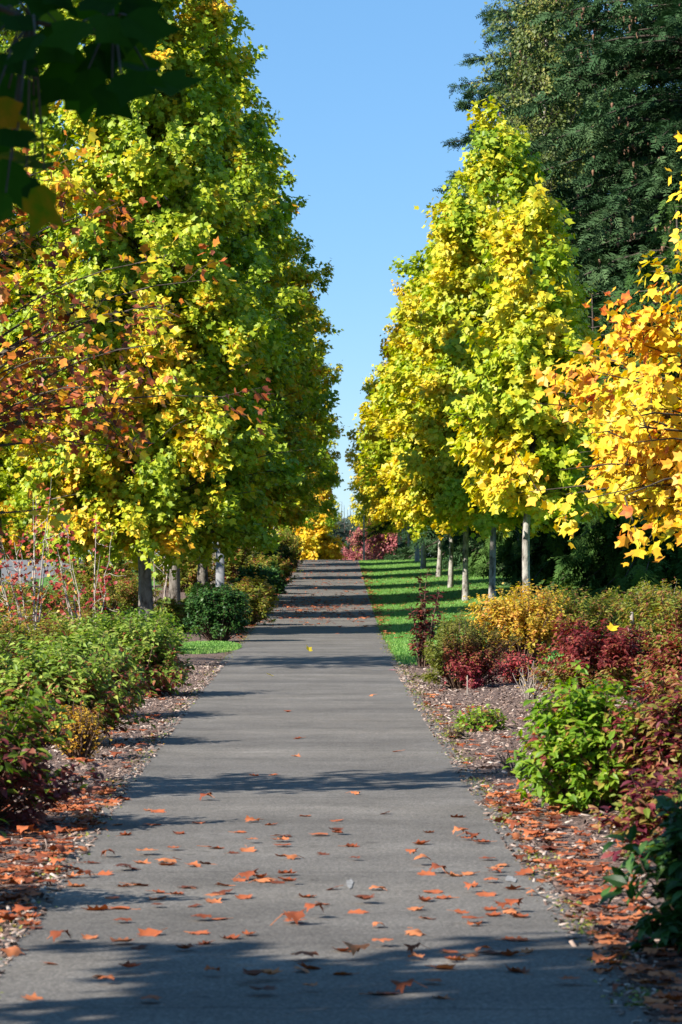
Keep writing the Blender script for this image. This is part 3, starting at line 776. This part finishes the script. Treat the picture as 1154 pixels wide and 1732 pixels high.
shrub('leafy_shrub', 'clipped dark green rounded shrub beside the path, behind the grass patch', -2.15, 43.3, .58, .96, M_shade, 13000, .06, tmpl=OV, seed=10, group=GLH, flat=.36, rag=.08, low=.02, shell=.7, stems=50)
shrub('yellow_bush', 'small twiggy yellow bush at the edge of the mulch beside the left hedge', -2.03, 19.3, .19, .42, M_yelbush, 1500, .032, tmpl=OV, seed=11, group=GLH, low=.2, up=1.0)
shrub('leafy_shrub', 'broad olive shrub with dark gaps left of the nearest big trunk', -5.2, 56, 1.25, .98, M_olive, 11000, .075, seed=12, group=GLH)
shrub('leafy_shrub', 'olive green shrub at the left picture edge below the road', -6.6, 52, 1.3, .85, M_olive, 9000, .075, seed=13, group=GLH)
shrub('leafy_shrub', 'low green shrub under the red leaved maple clump at the left', -5.0, 43, 1.2, .62, M_olive, 4500, .08, seed=33, group=GLH)
lb = [(-2.0, 51, .55, .85, M_olive, 'orange tinged olive shrub beside the path past the dark round shrub'),
      (-1.95, 57, .45, .8, M_gold, 'small rusty gold shrub beside the path below the grey post'),
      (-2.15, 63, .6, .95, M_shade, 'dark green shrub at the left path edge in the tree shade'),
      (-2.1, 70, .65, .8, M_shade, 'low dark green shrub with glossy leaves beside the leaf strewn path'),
      (-2.2, 77, .65, .95, M_olive, 'olive shrub at the left path edge, halfway up the slope'),
      (-2.3, 84, .75, 1.15, M_shade, 'dark green shrub beside the upper path'),
      (-2.25, 91, .7, 1.0, M_olive, 'olive shrub with orange tips beside the upper path'),
      (-2.3, 98, .8, 1.3, M_olive, 'tall olive shrub near the crest on the left'),
      (-2.4, 106, .8, 1.4, M_hedge, 'green shrub on the left at the crest of the path'),
      (-3.4, 80, .9, 1.55, M_olive, 'tall brownish olive shrub between trunks of the left row'),
      (-3.5, 95, .9, 1.7, M_hedge, 'tall green shrub between far trunks of the left row'),
      (-3.5, 64, .6, .45, M_hedge, 'green shrub at the foot of the grey post'),
      (-3.2, 48, .6, .6, M_olive, 'olive shrub between the pale birch clump and the dark round shrub'),
      (-4.6, 72, 1.2, 1.2, M_olive, 'olive shrub behind the trunks of the left row'),
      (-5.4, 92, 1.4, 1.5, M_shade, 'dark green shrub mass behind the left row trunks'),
      (-7.2, 76, 1.5, 1.2, M_olive, 'olive shrub bordering the road on the left')]
for i, (X, d, r, h, mt, lab) in enumerate(lb):
    shrub('leafy_shrub', lab, X, d, r, h, mt, int(4200 + 2500 * r), .10 if d > 60 else .085, tmpl=OV if i % 2 else (LANCE, LANCE_P), seed=40 + i, group=GLH)
# right bed
shrub('spirea_shrub', 'mounded spirea with pink red leaves below a brownish green top at the right path edge', 1.40, 28.6, .54, .80, M_spirea, 10000, .045, tmpl=(LANCE, LANCE_P), seed=14, group=GRB, up=.9,
      tonefn=lambda t, p, g: .25 * t + .75 * np.clip((1 - p[:, 2] / .76) * 1.6 * (p[:, 0] > -.22) * g.random(len(t)) ** .35, 0, 1))
shrub('red_sapling', 'slender dark red leaved sapling behind the spirea mound', 1.12, 33.6, .21, 1.25, leaf_mat('sapling_red', [(0, (.045, .012, .010)), (.7, (.13, .022, .016)), (1, (.26, .07, .03))]), 900, .075, seed=15, group=GRB, stems=5, flat=1.0, shell=.2, rag=.4)
shrub('golden_shrub', 'golden yellow shrub with brown stems, largest of the right bed', 2.36, 32.4, .62, 1.0, M_gold, 12000, .052, tmpl=OV, seed=16, group=GRB, flat=.4, low=.12, stems=44, shell=.6)
shrub('red_shrub', 'small pinkish red shrub between the spirea mound and the golden shrub', 2.05, 29.3, .24, .36, leaf_mat('pink_red', [(0, (.22, .02, .03)), (.6, (.40, .07, .07)), (1, (.50, .22, .12))]), 1100, .05, seed=17, group=GRB)
shrub('leafy_shrub', 'olive shrub with reddish stems right of the golden shrub', 3.45, 35.5, .80, .88, M_olive, 10000, .06, seed=18, group=GRB, flat=.5)
shrub('leafy_shrub', 'olive green shrub at the right picture edge behind the crimson shrub', 4.25, 31.0, .85, .90, M_olive, 10500, .065, seed=19, group=GRB, flat=.5)
shrub('leafy_shrub', 'faded brown seed headed shrub at the back of the right bed', 4.9, 38.0, .9, .92, M_olive, 8000, .065, seed=34, group=GRB, flat=.5, twig=M_paletwig)
shrub('crimson_shrub', 'crimson and olive shrub below the single yellow leaf in the right bed', 2.80, 26.4, .66, .72, M_crim, 9500, .065, seed=20, group=GRB, tonefn=lambda t, p, g: np.where(p[:, 2] > .32, t * .6, .35 + .65 * t))
shrub('crimson_shrub', 'dark crimson shrub with green lower leaves at the right edge of the bed', 3.45, 24.5, .55, .72, M_crim, 7500, .065, seed=21, group=GRB)
shrub('crimson_shrub', 'low dark crimson shrub right behind the lime green shrub', 3.0, 21.5, .55, .46, M_crim, 5500, .065, seed=35, group=GRB)
shrub('lime_shrub', 'bright lime green shrub with a few red leaves leaning over the mulch at the right', 1.55, 15.5, .43, .82, M_lime, 6200, .076, seed=22, group=GRB, stems=34, tonefn=lambda t, p, g: t * .92 + .06 + .25 * (p[:, 0] > .12) * g.random(len(t)))
shrub('magenta_shrub', 'magenta and olive leaved shrub at the right edge beside the lime green shrub', 2.12, 15.3, .46, .72, M_magenta, 6000, .075, seed=23, group=GRB)
shrub('magenta_shrub', 'low magenta leaved shrub above the dark shaded shrub', 1.78, 13.2, .36, .42, M_magenta, 3000, .07, seed=36, group=GRB)
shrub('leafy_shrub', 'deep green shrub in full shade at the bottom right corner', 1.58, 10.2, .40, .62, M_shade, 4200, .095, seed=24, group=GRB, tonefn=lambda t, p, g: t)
shrub('low_plant', 'low yellow green tuft alone on the mulch', 1.27, 22.3, .24, .20, M_lime, 700, .055, seed=25, group=GRB, tonefn=lambda t, p, g: t * .9 + .06)
shrub('low_plant', 'tiny yellowish weed at the path edge left of the green tuft', 1.0, 21.4, .08, .09, M_moss, 160, .03, seed=37, group=GRB, tmpl=OV)
shrub('dry_weed', 'dried pale stalks with a few yellow leaves below the golden shrub', 2.0, 26.3, .20, .40, M_yelbush, 60, .035, seed=26, group=GRB, twig=M_paletwig, stems=6, up=1.2)
shrub('dry_weed', 'dark thin dried stalks standing in the sapling shadow on the mulch', 1.27, 18.0, .22, .26, M_yelbush, 40, .03, seed=27, group=GRB, stems=6, up=1.2)
# white stake and single yellow leaf
o = thing('wooden_stake', 'short pale weathered stake among the olive shrubs at the right', 'stake', G(3.62, 30.9 * S))
v, q = lathe([(0, .02), (.4, .022), (.70, .024), (.72, .016), (.725, 0)], 9); link('post', np_mesh('post', v, q, M_wood), o)
o = thing('wooden_stake', 'small grey twig stake in front of the spirea mound', 'stake', G(1.40, 27.5 * S))
v, q = lathe([(0, .009), (.12, .008), (.21, .006), (.22, 0)], 7); link('post', np_mesh('post', v, q, M_wood), o)

# multi-stem clumps on the left
def clump(name, label, X, d, H, nst, lean, mat, nleaf, ls, seed, bark=M_paletwig, tonefn=None, r=.035, zmin=.35, group=None):
    g = np.random.default_rng(seed)
    m = 9; s = np.linspace(0, 1, m); paths, rad = [], []
    for k in range(nst):
        a = g.random() * 6.28; Lx = lean * g.uniform(.35, 1.0); hh = H * g.uniform(.6, 1.0)
        b0 = np.array([math.cos(a) * .16, math.sin(a) * .16, -.02])
        p = b0 + np.stack([math.cos(a) * Lx * s ** 1.3, math.sin(a) * Lx * s ** 1.3, hh * s], 1) + np.cumsum(g.normal(0, .018, (m, 3)), 0)
        paths.append(p); rad.append(r * g.uniform(.6, 1.1) * (1 - .85 * s))
        for _ in range(7):
            i = g.integers(2, m - 1); q0 = p[i]; dr = norm(g.normal(0, 1, 3) + (math.cos(a) * .7, math.sin(a) * .7, .5)); L = g.uniform(.25, .7) * H * .3
            paths.append(q0 + dr * L * s[:, None] + np.cumsum(g.normal(0, .012, (m, 3)), 0)); rad.append(r * .3 * (1 - .8 * s))
    P = np.array(paths); v, q = tubes(P, np.array(rad), 6)
    o = thing(name, label, LEAFTREE, G(X, d * S), group)
    link('trunk', np_mesh('trunk', v, q, bark, smooth=True), o)
    bi = g.integers(0, len(P), nleaf); k = g.integers(2, m, nleaf)
    pos = P[bi, k] + g.normal(0, .09, (nleaf, 3)); ok = pos[:, 2] > zmin * H
    pos = pos[ok]; bi = bi[ok]; n = len(pos)
    nr = norm(np.array([-.3, -.5, .7]) + g.normal(0, .5, (n, 3))); dv = g.normal(0, .6, (n, 3)) + (0, 0, -.6)
    t = .5 * g.random(len(P))[bi] + .5 * g.random(n)
    if tonefn is not None: t = tonefn(t, pos, g)
    v, p, tn = scatter(TULIP, TULIP_P, pos, nr, dv, ls * (.6 + .6 * g.random(n)), t)
    link('crown', np_mesh('crown', v, p, mat, tn), o)
    return o
clump('vine_maple', 'multi stemmed maple with pale leaning stems and scattered scarlet leaves in the left bed', -4.65, 37.5, 2.7, 9, .8, M_vine, 480, .07, 71, zmin=.05, r=.022)
clump('vine_maple', 'second clump of pale thin stems with red leaves, left of the nearest big trunk', -3.95, 39.0, 2.2, 7, .6, M_vine, 300, .07, 72, zmin=.05, r=.02)
clump('vine_maple', 'small clump of white stems under orange leaves beside the nearest big trunk', -4.25, 57.5, 2.7, 5, .45, leaf_mat('maple_orange', [(0, (.30, .06, .02)), (.6, (.50, .17, .03)), (1, (.55, .36, .04))]), 900, .12, 73, zmin=.6)
clump('birch_clump', 'single leaning white stem among olive shrubs near the crest on the left', -2.75, 88, 2.2, 2, .5, M_left_far, 160, .1, 74, r=.05, zmin=.5)
put_tree('maple_sapling', 'thin sparse sapling at the left picture edge whose twiggy crown shadow crosses the path', LEAFTREE,
         broadleaf(44, 4.0, 1.2, 1.3, 60, 2600, .085, M_redgold, bark=M_barkdk, r0=.035, tm=.4, top=1.6, spread=.22, inner=.2), -3.05, 16.2)

# ------------------------------------------------------------------ dead leaves
def curled(seed, curl, n=5):
    """lobed dry leaf, subdivided and curled"""
    g = np.random.default_rng(seed)
    out = np.array([(0, -.05), (.20, .0), (.44, .10), (.34, .26), (.56, .50), (.36, .55), (.34, .82), (.14, .72), (0, .98),
                    (-.14, .74), (-.36, .80), (-.34, .56), (-.54, .48), (-.33, .28), (-.45, .08), (-.18, .0)])
    out = out + g.normal(0, .03, out.shape)
    c = np.array([0, .42]); m = len(out)
    rings = [c + (out - c) * f for f in (.34, .68, 1.0)]
    P2 = np.concatenate([[c]] + rings)
    k1, k2 = curl * g.uniform(.6, 1.3), curl * g.uniform(-.5, 1.2)
    ph = g.random() * 6.28
    x, y = P2[:, 0], P2[:, 1] - .42
    rr2 = x * x + y * y
    z = k1 * x * x * 1.7 + k2 * y * y * 1.5 + curl * .42 * rr2 * np.sin(3 * np.arctan2(y, x) + ph) + .07 * np.sin(9 * x + ph) * np.cos(7 * y)
    z = z * (.45 if seed % 3 else -.6)
    sc = 1 / (1 + .9 * curl * np.abs(x))
    V = np.stack([x * sc, y * (1 - .12 * curl), z], 1)
    V[:, 2] -= V[:, 2].min()
    tri = np.array([(0, 1 + i, 1 + (i + 1) % m) for i in range(m)])
    q = np.array([(1 + r * m + i, 1 + (r + 1) * m + i, 1 + (r + 1) * m + (i + 1) % m, 1 + r * m + (i + 1) % m) for r in range(2) for i in range(m)])
    return V, tri, q
LEAVES = []
for k in range(14):
    V, tri, q = curled(100 + k, [.25, .4, .62, .9][k % 4])
    tone = np.full(len(tri) + len(q), (k * .37 + .12) % 1.0)
    # stalk as part of the same leaf
    st, sq = tubes(np.array([[(0, -.40, V[0, 2]), (0, -.62, .0 + V[0, 2] * .6), (.05, -.9, .02)]]), np.array([[.016, .013, .012]]), 4)
    off = len(V)
    me = np_mesh('fallen_leaf', np.concatenate([V, st]), [tri, q, sq + off], M_dead, np.concatenate([tone, np.full(len(sq), .9)]), smooth=True)
    LEAVES.append((me, V, tri, q))
pile_px = [(22, 1617), (84, 1632), (100, 1594), (168, 1655), (55, 1692), (232, 1606), (256, 1583), (150, 1588), (340, 1580), (347, 1598), (392, 1589), (370, 1556),
           (500, 1565), (492, 1548), (418, 1520), (330, 1534), (360, 1527), (270, 1510), (262, 1522), (300, 1513), (315, 1502), (278, 1458), (290, 1463), (325, 1466), (350, 1461),
           (400, 1408), (390, 1443), (420, 1440), (405, 1490), (425, 1488), (450, 1492), (470, 1494), (490, 1490), (438, 1485), (385, 1512), (375, 1498), (470, 1448), (490, 1453), (480, 1415),
           (515, 1380), (570, 1388), (573, 1408), (595, 1432), (650, 1376), (720, 1408), (715, 1428), (790, 1402), (780, 1382), (820, 1424), (800, 1420), (660, 1270), (500, 1248), (495, 1278),
           (465, 1310), (425, 1311), (350, 1353), (600, 1343), (430, 1390), (335, 1392), (260, 1373), (200, 1395), (250, 1370), (255, 1395), (545, 1445), (555, 1505), (520, 1518), (545, 1530),
           (635, 1506), (640, 1570), (720, 1480), (740, 1477), (765, 1482), (790, 1480), (730, 1510), (720, 1525), (745, 1520), (700, 1540), (725, 1555), (705, 1582), (800, 1500), (820, 1515),
           (825, 1540), (850, 1538), (860, 1545), (840, 1550), (875, 1552), (805, 1567), (860, 1590), (880, 1592), (855, 1465), (870, 1505), (900, 1515), (885, 1480), (840, 1615), (820, 1612),
           (865, 1618), (890, 1612), (800, 1618), (750, 1640), (870, 1645), (650, 1683), (575, 1650), (745, 1690), (690, 1680), (510, 1645), (760, 1612), (700, 1612), (770, 1625), (580, 1610),
           (160, 1460), (180, 1480), (210, 1500), (240, 1498), (150, 1485), (130, 1500), (110, 1485), (190, 1520), (240, 1460), (160, 1540), (200, 1538), (220, 1470), (180, 1450), (120, 1470),
           (632, 1175), (490, 1202), (520, 1640), (455, 1395), (370, 1435), (310, 1410), (210, 1412), (600, 1545), (780, 1545), (150, 1375), (210, 1330)]
LG = {'sun': ('fallen leaves on the sunlit path', 'dry curled orange leaf lying on the sunlit path'),
      'shade': ('fallen leaves in the dark shadow at the bottom', 'dry leaf lying in the dark tree shadow at the bottom of the path'),
      'right': ('fallen leaves along the right path edge', 'dry orange leaf among many on the mulch along the right path edge'),
      'left': ('fallen leaves along the left path edge', 'dry orange leaf among many on the mulch along the left path edge')}
lrng = np.random.default_rng(8)
nleafobj = 0
def drop(X, d, zone, size):
    global nleafobj
    me = LEAVES[int(lrng.integers(0, len(LEAVES)))][0]
    o = bpy.data.objects.new('fallen_leaf', me); COL.objects.link(o)
    o.location = G(X, d, .013)
    o.rotation_euler = (lrng.normal(0, .12), lrng.normal(0, .12), lrng.uniform(0, 6.28))
    o.scale = (size, size, size * lrng.uniform(.7, 1.25))
    tag(o, LG[zone][1], 'leaf', LG[zone][0]); nleafobj += 1
for px, py in pile_px:
    X, d = px2w(px + lrng.normal(0, 3), py + 4)
    drop(X, d, 'shade' if (py > 1600 and px > 480) else 'sun', lrng.uniform(.075, .125))
for _ in range(95):
    d = S * (9.2 + 7.5 * lrng.random() ** 1.1)
    drop(cx(d) + HALF - .05 + abs(lrng.normal(0, .20)), d, 'right', lrng.uniform(.08, .13))
for _ in range(60):
    d = S * (10.5 + 6.0 * lrng.random())
    drop(cx(d) - HALF + .10 - abs(lrng.normal(0, .22)), d, 'left', lrng.uniform(.08, .13))

def leaf_litter(name, pts, sizes, label):
    g = np.random.default_rng(len(pts))
    Vs, Ts, Qs, tn_t, tn_q, off = [], [], [], [], [], 0
    for (X, d), s in zip(pts, sizes):
        _, V, tri, q = LEAVES[int(g.integers(0, len(LEAVES)))]
        a = g.uniform(0, 6.28); ca, sa = math.cos(a), math.sin(a)
        W = V * s
        W = np.stack([W[:, 0] * ca - W[:, 1] * sa + X, W[:, 0] * sa + W[:, 1] * ca + d, W[:, 2] + float(gz(X, d)) + .018 + .02 * g.random()], 1)
        Vs.append(W); Ts.append(tri + off); Qs.append(q + off); off += len(W)
        t = g.random(); tn_t.append(np.full(len(tri), t)); tn_q.append(np.full(len(q), t))
    me = np_mesh(name, np.concatenate(Vs), [np.concatenate(Ts), np.concatenate(Qs)], M_dead, np.concatenate(tn_t + tn_q), smooth=True)
    tag(link(name, me), label, 'leaf litter', kind='stuff')
lp = []
for _ in range(330):                                    # right edge of the near path
    d = S * (8.6 + 8.5 * lrng.random() ** 1.2); lp.append((cx(d) + HALF + .02 + abs(lrng.normal(0, .30)), d))
for _ in range(330):                                    # left edge
    d = S * (9.5 + 7.5 * lrng.random()); lp.append((cx(d) - HALF + .02 - abs(lrng.normal(0, .36)), d))
for _ in range(150):
    d = S * (16 + 12 * lrng.random()); s = 1 if lrng.random() < .5 else -1; lp.append((cx(d) + s * (HALF + abs(lrng.normal(.05, .4))), d))
for _ in range(650):                                    # drift lying across the far path
    d = S * lrng.normal(60, 4.5); lp.append((cx(d) + HALF * (1.12 - 2.5 * lrng.random() ** .8), d))
for _ in range(500):
    d = S * (50 + 58 * lrng.random()); lp.append((cx(d) + HALF * (1.08 - 2.4 * lrng.random()), d))
for _ in range(350):
    d = S * (46 + 50 * lrng.random()); lp.append((cx(d) + HALF + abs(lrng.normal(0, .18)), d))
for _ in range(350):
    d = S * (44 + 60 * lrng.random()); lp.append((cx(d) - HALF - abs(lrng.normal(0, .25)), d))
for _ in range(50):
    d = S * (9.0 + 5.5 * lrng.random()); lp.append((cx(d) + HALF * lrng.uniform(-1, 1), d))
for _ in range(300):
    d = S * (40 + 50 * lrng.random()); lp.append((cx(d) + HALF + 3.2 * lrng.random(), d))
leaf_litter('leaf_litter', lp, lrng.uniform(.07, .13, len(lp)), 'drifts of dry orange leaves along the path edges and across the far path')

# a fresh yellow leaf standing on the path and one lying on a shrub
def fresh(name, px, py, up, size, label, d=None, rot=(1.1, .2, .4)):
    if d is None: X, d = px2w(px, py)
    else: X = (px - 577) / F * d
    me = np_mesh(name, np.concatenate([TULIP]), TULIP_P, M_orange, np.array([.22, .28]))
    o = link(name, me, None, G(X, d, up)); o.scale = (size,) * 3; o.rotation_euler = rot
    tag(o, label, 'leaf')
fresh('fallen_leaf', 523, 1101, .02, .12, 'fresh pale yellow leaf standing up alone in the middle of the path', rot=(.75, .35, .4))
fresh('fallen_leaf', 462, 1146, .02, .10, 'small yellow leaf lying flat on the path before the first full shadow', rot=(.3, .2, 1.2))
fresh('fallen_leaf', 1033, 1085, .70, .12, 'single bright yellow leaf caught on top of the crimson shrub', d=26.0 * S, rot=(.6, .35, -.3))

# ------------------------------------------------------------------ ground cover
def chips():
    g = np.random.default_rng(4); n = 42000
    d = S * (8 + 27 * g.random(n) ** 1.15); left = g.random(n) < .42
    c = cx(d)
    X = np.where(left, c - HALF + .10 - 2.4 * g.random(n) ** 1.2, c + HALF - .10 + 3.7 * g.random(n) ** 1.1)
    L = .016 + .045 * g.random(n) ** 2; Wd = .004 + .009 * g.random(n)
    pos = np.stack([X, d, gz(X, d) + .013 + .010 * g.random(n)], 1)
    nr = norm(np.array([0, 0, 1.0]) + g.normal(0, .35, (n, 3))); dv = g.normal(0, 1, (n, 3)) * (1, 1, .25)
    t = np.array([(-.5, -.5, 0), (.5, -.5, 0), (.5, .5, 0), (-.5, .5, 0), (-.4, -.45, .25), (.4, -.45, .25), (.4, .45, .25), (-.4, .45, .25)])
    t = t * (1, 1, .35)
    P = np.array([(4, 5, 6, 7), (0, 1, 5, 4), (1, 2, 6, 5), (2, 3, 7, 6), (3, 0, 4, 7)])
    v, p, tn = scatter(t, P, pos, nr, dv, L, g.random(n), Wd / L * 1.6)
    tag(link('bark_chips', np_mesh('bark_chips', v, p, M_chip, tn)), 'grey brown bark chips covering the planting beds', 'bark chips', kind='stuff')
chips()
BLADE = np.array([(-.07, 0, 0), (.07, 0, 0), (.045, .55, .10), (-.045, .55, .10), (.0, 1, .32)], float)
BLADE_P = np.array([(0, 1, 2, 3), (3, 2, 4, 4)])
def grass(name, n, area, h, label, seed):
    g = np.random.default_rng(seed)
    X, d = area(g, n)
    pos = np.stack([X, d, gz(X, d)], 1)
    dv = np.array([0, 0, 1.0]) + g.normal(0, .35, (n, 3)); nr = norm(g.normal(0, 1, (n, 3)) * (1, 1, .2))
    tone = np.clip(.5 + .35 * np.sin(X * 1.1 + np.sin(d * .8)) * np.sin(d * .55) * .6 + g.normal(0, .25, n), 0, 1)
    t5 = BLADE; Q = np.array([(0, 1, 2, 3)]); 
    v, p, tn = scatter(np.concatenate([BLADE[:4], ]), np.array([(0, 1, 2, 3)]), pos, nr, dv, h * (.5 + .8 * g.random(n)), tone)
    tag(link(name, np_mesh(name, v, p, M_grass, tn)), label, 'grass', kind='stuff')
def lawn_area(g, n):
    d = S * (34.5 + 74 * g.random(n) ** 1.5)
    lo = cx(d) + HALF + .02 + .04 * np.sin(d * 5)
    return lo + (9.0 - lo) * g.random(n) ** 1.2, d
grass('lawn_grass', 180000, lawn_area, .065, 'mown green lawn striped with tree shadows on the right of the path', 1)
def patch_area(g, n):
    a = g.random(n) * 6.28; r = np.sqrt(g.random(n))
    return -2.25 + .62 * r * np.cos(a), S * (40.3 + 2.3 * r * np.sin(a))
grass('grass_patch', 16000, patch_area, .085, 'small patch of bright grass at the left path edge before the dark round shrub', 2)
def right_gap(g, n):
    return 2.6 + 1.6 * g.random(n), S * (31 + 4.5 * g.random(n))
grass('bed_grass', 9000, right_gap, .10, 'patch of blue green grass glimpsed between the golden and crimson shrubs', 3)
def moss():
    g = np.random.default_rng(6); n = 15000
    d = S * (9 + 42 * g.random(n) ** 1.2); cl = np.sin(d * 2.1) + np.sin(d * 5.3 + 1) + g.normal(0, .7, n)
    k = cl > .35; d = d[k]; n = len(d)
    right = g.random(n) < .65
    X = np.where(right, cx(d) + HALF - .02 + g.normal(.03, .05, n), cx(d) - HALF + .02 - g.normal(.03, .05, n))
    pos = np.stack([X, d, gz(X, d) + .014], 1)
    nr = norm(np.array([0, 0, 1.0]) + g.normal(0, .5, (n, 3))); dv = g.normal(0, 1, (n, 3)) + (0, 0, .5)
    v, p, tn = scatter(OVAL, OVAL_P, pos, nr, dv, .012 + .018 * g.random(n), g.random(n))
    tag(link('edge_weeds', np_mesh('edge_weeds', v, p, M_moss, tn)), 'moss and tiny weeds along both path edges', 'weeds', kind='stuff')
moss()

for _o in scene.objects:
    if _o.parent is None and 'label' in _o and len(_o['label'].split()) > 16:
        print('LONG LABEL', _o.name, _o['label'])
